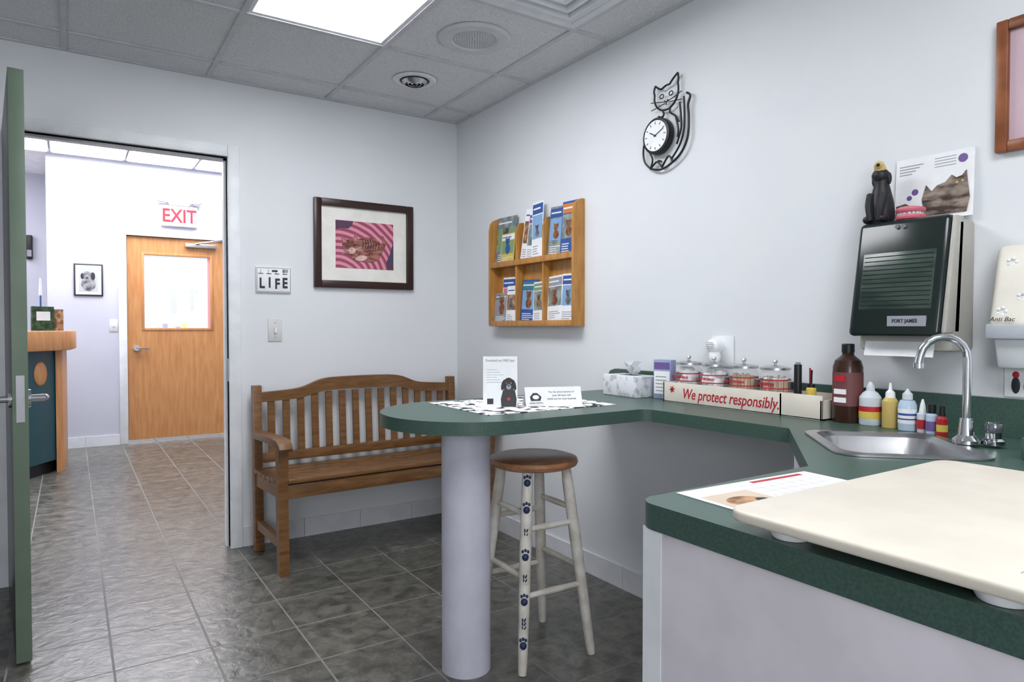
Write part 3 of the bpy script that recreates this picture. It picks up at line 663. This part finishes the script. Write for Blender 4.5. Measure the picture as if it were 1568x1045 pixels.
s.box(-.045,.03,.985,1.065,.0005,.004,PAPER,M=M); s.sph((-.02,1.015,.004),(.010,.022,.002),DARK,M=M); s.sph((.008,1.012,.004),(.011,.02,.002),TAN,M=M); s.sph((-.02,1.042,.004),(.008,.009,.002),RED,M=M); s.sph((.008,1.038,.004),(.008,.009,.002),TAN,M=M)
s.done()
s=B('air_freshener_outlet'); M=FR(1.665,1.075); s.box(-.055,.045,-.058,.058,0.0005,.006,WHITE,.002,M=M); s.lathe([(0,0),(.028,0),(.03,.02),(.026,.04),(.012,.052),(0,.054)],(-.02,.02,.006),PAPER,M=M,n=20); s.sph((-.02,-.02,.03),(.022,.03,.022),PAPER,M=M)
for k in range(4): s.box(-.036,-.004,.012+k*.007,.0135+k*.007,.058,.0605,GREY,M=M)
s.done()

# ---------- objects on counter ----------
Z=CT+.0006
s=B('table_mat'); s.box(1.12,1.67,1.845,2.27,CT+.0003,CT+.0022,mat('paw_print_mat',(236,238,240),.6,col2=(24,24,28),nscale=22,kind='noise',lo=.44,hi=.47))
s.done()
ZM=CT+.0024
def tent(name,x,y,a,w,h,dp,deco):
    s=B(name); M=ST(x,y,ZM,a)
    s.hexa([(-w/2,0,dp),(w/2,0,dp),(w/2,0,dp-.001),(-w/2,0,dp-.001),(-w/2,h,.0012),(w/2,h,.0012),(w/2,h,0),(-w/2,h,0)],PAPER,M=M)
    s.hexa([(-w/2,0,-dp+.001),(w/2,0,-dp+.001),(w/2,0,-dp),(-w/2,0,-dp),(-w/2,h,.0),(w/2,h,.0),(w/2,h,-.0012),(-w/2,h,-.0012)],PAPER,M=M)
    T=M@Matrix.Translation((0,0,dp+.0003))@Matrix.Rotation(-math.atan2(dp,h),4,'X')
    deco(s,T,w,h); s.done()
def d1(s,T,w,h):
    s.text('Download our FREE App!',.0125,0,h*.93,0.0005,DARK,M=T,sx=.8)
    for k in range(6): s.box(-w*.4,-w*.4+w*(.3+.1*(k%3)),h*(.74-.05*k),h*(.748-.05*k),0,.0006,GREY,M=T)
    s.prism([(.004,0.001),(.056,0.001),(.058,h*.16),(.052,h*.34),(.010,h*.34),(.002,h*.16)],0,.001,BLACK,M=T)
    s.sph((.030,h*.44,.0008),(.021,.026,.0008),BLACK,M=T,n=16)
    for sg in (-1,1): s.sph((.030+sg*.019,h*.44,.0012),(.007,.020,.0008),BLACK,M=T,n=10,rot=Matrix.Rotation(sg*.25,4,'Z')); s.sph((.030+sg*.008,h*.475,.0018),(.0025,.0025,.0006),TAN,M=T,n=6)
    s.sph((.030,h*.40,.0018),(.009,.010,.0006),GREY,M=T,n=10); s.sph((.030,h*.425,.0024),(.004,.003,.0006),BLACK,M=T,n=6)
    s.box(-w*.38,-w*.2,.01,.03,0,.0006,DARK,M=T); s.cyl((.030,h*.16,.001),(.030,h*.16,.0016),.006,RED,M=T,n=12)
def d2(s,T,w,h):
    s.prism([(-.085,.02),(-.05,.02),(-.045,.035),(-.06,.05),(-.075,.05),(-.088,.035)],0,.0005,DARK,M=T); s.sph((-.066,.034,.0005),(.012,.008,.0006),PAPER,M=T)
    for k in range(3): s.text(('Pay the entire balance of','your bill each visit','thank you for your business')[k],.0095,.03,h*.8-.013*k,0.0005,DARK,M=T)
    s.text('ANIMAL HOSPITAL',.006,-.066,.012,0.0005,DARK,M=T)
tent('appointment_tent_card',1.283,2.03,-32,.122,.178,.03,d1)
tent('notice_tent_card',1.46,1.955,-22,.21,.066,.03,d2)
s=B('tissue_box'); M=PL(1.95,2.07,Z,-2); s.box(-.06,.06,-.105,.105,0,.085,mat('tissue_box_print',(222,224,228),.5,col2=(184,187,194),nscale=26,lo=.42,hi=.5),.003,M=M)
s.box(-.02,.02,-.05,.05,.085,.0856,DARK,M=M)
pb=bmesh.new(); rows=[]
for i in range(9):
    rows.append([pb.verts.new((.012*math.sin(i*1.9+j)*(1+.5*j)+.004*i,-.04+i*.010+.006*math.sin(j*1.7+i)-j*.002, .083+j*.013+.007*math.sin(i*1.3)*j/3)) for j in range(5)])
for i in range(8):
    for j in range(4): pb.faces.new((rows[i][j],rows[i+1][j],rows[i+1][j+1],rows[i][j+1]))
s.add(pb,PAPER,M); s.done()
s=B('leaflet_holder_box'); M=ST(1.955,1.895,Z,-78); s.box(-.04,.04,0,.155,-.04,.0,mat('lilac_box',(160,168,192),.5,col2=(140,150,182),nscale=8),.003,M=M); s.box(-.035,.035,.02,.11,0,.001,PAPER,M=M); s.box(-.035,.035,.118,.145,0,.001,PURP,M=M)
for k in range(5): s.box(-.028,.02,.03+k*.014,.034+k*.014,.001,.0015,GREY,M=M)
s.done()
s=B('countertop_organizer'); BXC=mat('organizer_cream',(224,217,204),.5); xa,xb,ya,yb_=1.905,2.02,1.185,1.84
s.box(xa,xb,ya,yb_,Z,Z+.004,BXC); s.box(xa,xa+.006,ya,yb_,Z,Z+.075,BXC,.001); s.box(xb-.005,xb,ya,yb_,Z,Z+.075,BXC); s.box(xa,xb,ya,ya+.006,Z,Z+.06,BXC); s.box(xa,xb,yb_-.006,yb_,Z,Z+.075,BXC); s.box(xa,xb,1.325,1.331,Z,Z+.072,BXC)
M=FR(1.55,Z+.037,XW-xa+.0004)
s.text('We protect responsibly.',.054,.012,-.002,0,RED,M=M,shear=.25,bold=.0005,sx=.77)
for a in range(3): s.box(-.013,.013,-.0025,.0025,-.0004,.0008,RED,.001,M=M@Matrix.Translation((-.243,.012,0))@Matrix.Rotation(R(60*a+10),4,'Z'))
s.done()
COT=mat('cotton',(240,240,242),.9,bump=(50,.5)); STK=mat('wood_sticks',(220,186,140),.7,col2=(180,132,84),nscale=60,stretch=(3,3,.3))
def jar(y,kind):
    s=B('glass_jar'); c0_=(1.965,y,Z+.0045)
    s.lathe([(0,0),(.046,0),(.049,.006),(.049,.12),(.044,.13),(.044,.138),(0,.138)],c0_,GLASS,n=28)
    if kind==0:
        for k in range(60):
            a=random.random()*6.28; r_=random.random()*.031; s.sph((c0_[0]+r_*math.cos(a),c0_[1]+r_*math.sin(a),c0_[2]+.018+.10*random.random()),.015,COT,n=8)
    else:
        for k in range(50):
            a=random.random()*6.28; r_=.038*math.sqrt(random.random()); x=c0_[0]+r_*math.cos(a);yy=c0_[1]+r_*math.sin(a)
            s.cyl((x,yy,c0_[2]+.008),(x+random.uniform(-.004,.004),yy+random.uniform(-.004,.004),c0_[2]+.100+.02*random.random()),.0042 if kind==1 else .003,STK,n=6)
            if kind==2: s.sph((x,yy,c0_[2]+.108),.0045,COT,n=6)
    s.lathe([(0,.155),(.01,.152),(.034,.150),(.048,.146),(.0495,.139),(.0495,.1385),(0,.1385)],c0_,STEEL,n=28); s.lathe([(0,.1535),(.004,.154),(.004,.160),(.009,.165),(.006,.171),(0,.172)],c0_,STEEL,n=14)
    T=FR(y,c0_[2]+.092,XW-1.965+.0497)
    s.text(('COTTON BALLS','COTTON BALLS','DEPRESSORS','SWABS')[kind if kind else 0],.011,0,.0,.001,RED,M=T,bold=.0006)
    for (z0,z1) in ((.076,.080),(.104,.108)): s.lathe([(.0488,z0),(.0494,z0),(.0494,z1),(.0488,z1)],c0_,RED,n=28)
    s.done()
for y,kd in ((1.765,0),(1.645,0),(1.515,1),(1.39,2)): jar(y,kd)
s=B('black_marker'); s.cyl((1.955,1.30,Z+.005),(1.955,1.30,Z+.165),.012,BLACK,bev=.002); s.cyl((1.955,1.30,Z+.165),(1.955,1.30,Z+.172),.008,GREY); s.done()
s=B('label_vial'); s.lathe([(0,0),(.015,0),(.015,.085),(.01,.09),(.0,.09)],(1.955,1.253,Z+.005),YEL); s.cyl((1.955,1.253,Z+.03),(1.955,1.253,Z+.07),.0155,RED); s.cyl((1.955,1.253,Z+.09),(1.955,1.253,Z+.105),.011,BLACK); s.cyl((1.957,1.258,Z+.10),(1.962,1.262,Z+.155),.003,RED,n=8); s.cyl((1.95,1.25,Z+.10),(1.948,1.247,Z+.15),.003,BLACK,n=8); s.done()
AMB=mat('amber_bottle',(58,36,28),.2)
def bottle(name,x,y,prof,m,cap,labels,capm):
    s=B(name); s.lathe(prof,(x,y,Z),m,n=28)
    for c_ in cap: s.lathe(c_,(x,y,Z),capm,n=20)
    for (r_,z0,z1,mm) in labels: s.lathe([(r_-.001,z0),(r_,z0),(r_,z1),(r_-.001,z1)],(x,y,Z),mm,n=28)
    return s
s=bottle('peroxide_bottle',1.957,1.135,[(0,0),(.040,0),(.042,.005),(.042,.165),(.036,.185),(.018,.20),(.015,.21),(0,.21)],AMB,[[(0,.208),(.018,.208),(.018,.232),(.016,.235),(0,.235)]],[(.0426,.05,.15,mat('peroxide_label',(112,66,66),.5))],BLACK)
T=FR(1.135,Z,XW-1.957+.0428)
s.box(-.016,.016,.122,.14,-.005,.0006,RED,M=T); s.box(-.018,.018,.085,.10,-.006,.0003,PAPER,M=T); s.box(-.018,.018,.06,.075,-.006,.0003,PAPER,M=T); s.done()
clear=mat('clear_liquid',(206,214,220),.1); bl=mat('blue_tint',(184,204,222),.15); oil=mat('yellow_oil',(200,176,104),.15)
s=bottle('lotion_bottle',1.95,1.062,[(0,0),(.028,0),(.030,.004),(.030,.08),(.02,.094),(.011,.10),(0,.10)],clear,[[(0,.10),(.012,.10),(.010,.115),(.004,.125),(0,.125)]],[(.0305,.02,.04,YEL),(.0306,.04,.055,RED)],clear); s.done()
s=bottle('oil_dropper_bottle',1.94,1.00,[(0,0),(.020,0),(.021,.004),(.021,.075),(.014,.085),(0,.085)],oil,[[(0,.085),(.013,.085),(.012,.10),(.005,.107),(.003,.127),(0,.127)]],[],PAPER); s.done()
s=bottle('saline_bottle',1.93,.948,[(0,0),(.022,0),(.023,.004),(.023,.07),(.018,.083),(0,.086)],bl,[[(0,.085),(.013,.085),(.013,.10),(.004,.11),(.003,.115),(0,.115)]],[(.0234,.02,.06,PAPER),(.0236,.03,.034,BLUE),(.0236,.042,.048,BLUE)],clear); s.done()
s=bottle('eye_drop_bottle',1.925,.906,[(0,0),(.013,0),(.014,.05),(.008,.055),(0,.055)],clear,[[(0,.055),(.009,.055),(.006,.075),(.002,.09),(0,.09)]],[(.0143,.01,.035,RED)],PAPER); s.done()
s=bottle('ear_drop_bottle',1.91,.876,[(0,0),(.013,0),(.014,.05),(.009,.056),(0,.056)],bl,[[(0,.056),(.010,.056),(.010,.08),(0,.08)]],[(.0143,.01,.035,PURP)],BLACK); s.done()
s=bottle('glue_vial',1.90,.846,[(0,0),(.013,0),(.013,.045),(.008,.052),(0,.052)],mat('red_plastic',(176,34,44),.4),[[(0,.052),(.008,.052),(.006,.078),(0,.08)]],[(.0133,.012,.03,YEL)],BLACK); s.done()

s=B('desk_calendar'); M=PL(1.03,.70,CT+.0004,-3); s.box(-.17,.17,-.10,.095,0,.0012,PAPER,M=M)
for k in range(8): s.box(-.04+k*.027,-.0395+k*.027,-.05,.07,.0012,.0014,GREY,M=M)
for k in range(6): s.box(-.04,.15,-.05+k*.024,-.0495+k*.024,.0012,.0014,GREY,M=M)
s.box(.0,.14,.075,.086,.0012,.0014,RED,M=M); s.box(-.16,-.05,-.03,.05,.0012,.0014,mat('sand_photo',(206,190,170),.6),M=M); s.sph((-.11,.0,.0014),(.035,.025,.001),TAN,M=M); s.sph((-.08,-.01,.0016),(.015,.012,.001),DARK,M=M); s.done()
s=B('pet_scale'); TR=mat('scale_tray_cream',(216,209,195),.42)
def rr2(x0,x1,y0,y1,r,n=6):
    o=[]
    for (cx_,cy_,a0) in ((x1-r,y1-r,0),(x0+r,y1-r,90),(x0+r,y0+r,180),(x1-r,y0+r,270)):
        for k in range(n+1): a=R(a0+90*k/n); o.append((cx_+r*math.cos(a),cy_+r*math.sin(a)))
    return o
s.prism(rr2(.752,1.375,-.45,.612,.03),CT+.021,CT+.037,TR,bev=.005,seg=3)
s.prism(rr2(.83,1.30,-.38,.54,.02),CT+.012,CT+.021,BLACK)
for (x,y) in ((.815,.55),(.812,.30),(1.31,.55),(1.31,-.3),(.815,-.35)): s.lathe([(0,0),(.024,0),(.027,.006),(.027,.0215),(0,.0215)],(x,y,CT+.0005),PAPER,n=24)
for k in range(12): s.box(.80,.80+(.03 if k%4==0 else .018),.28-k*.012,.2805-k*.012+.0008,CT+.037,CT+.0374,GREY)
s.done()

# ---------- lights / world / camera ----------
def area(name,loc,rot,sx,sy,en,col=(1,1,1)):
    l=bpy.data.lights.new(name,'AREA'); l.shape='RECTANGLE'; l.size=sx; l.size_y=sy; l.energy=en; l.color=col
    o=bpy.data.objects.new(name,l); o.location=loc; o.rotation_euler=rot; bpy.context.scene.collection.objects.link(o); return o
area('window_daylight',(-.9,-1.95,1.5),(R(90),0,R(-18)),1.4,1.2,52,(.945,.97,1))
area('lobby_window_daylight',(-2.95,6.0,1.5),(R(90),0,R(-90)),2.4,1.6,50,(.96,.975,1))
wd=bpy.data.worlds.new('World'); bpy.context.scene.world=wd; wd.use_nodes=True
bg=wd.node_tree.nodes['Background']; bg.inputs[0].default_value=(.85,.92,1,1); bg.inputs[1].default_value=1.5
cam=bpy.data.cameras.new('camera'); co=bpy.data.objects.new('camera',cam); bpy.context.scene.collection.objects.link(co)
co.location=(0,0,1.166); co.rotation_euler=(R(90-1.2),0,R(-33.3)); cam.lens=23.62; cam.sensor_width=36; cam.clip_start=.02
bpy.context.scene.camera=co
bpy.context.scene.view_settings.view_transform='Standard'
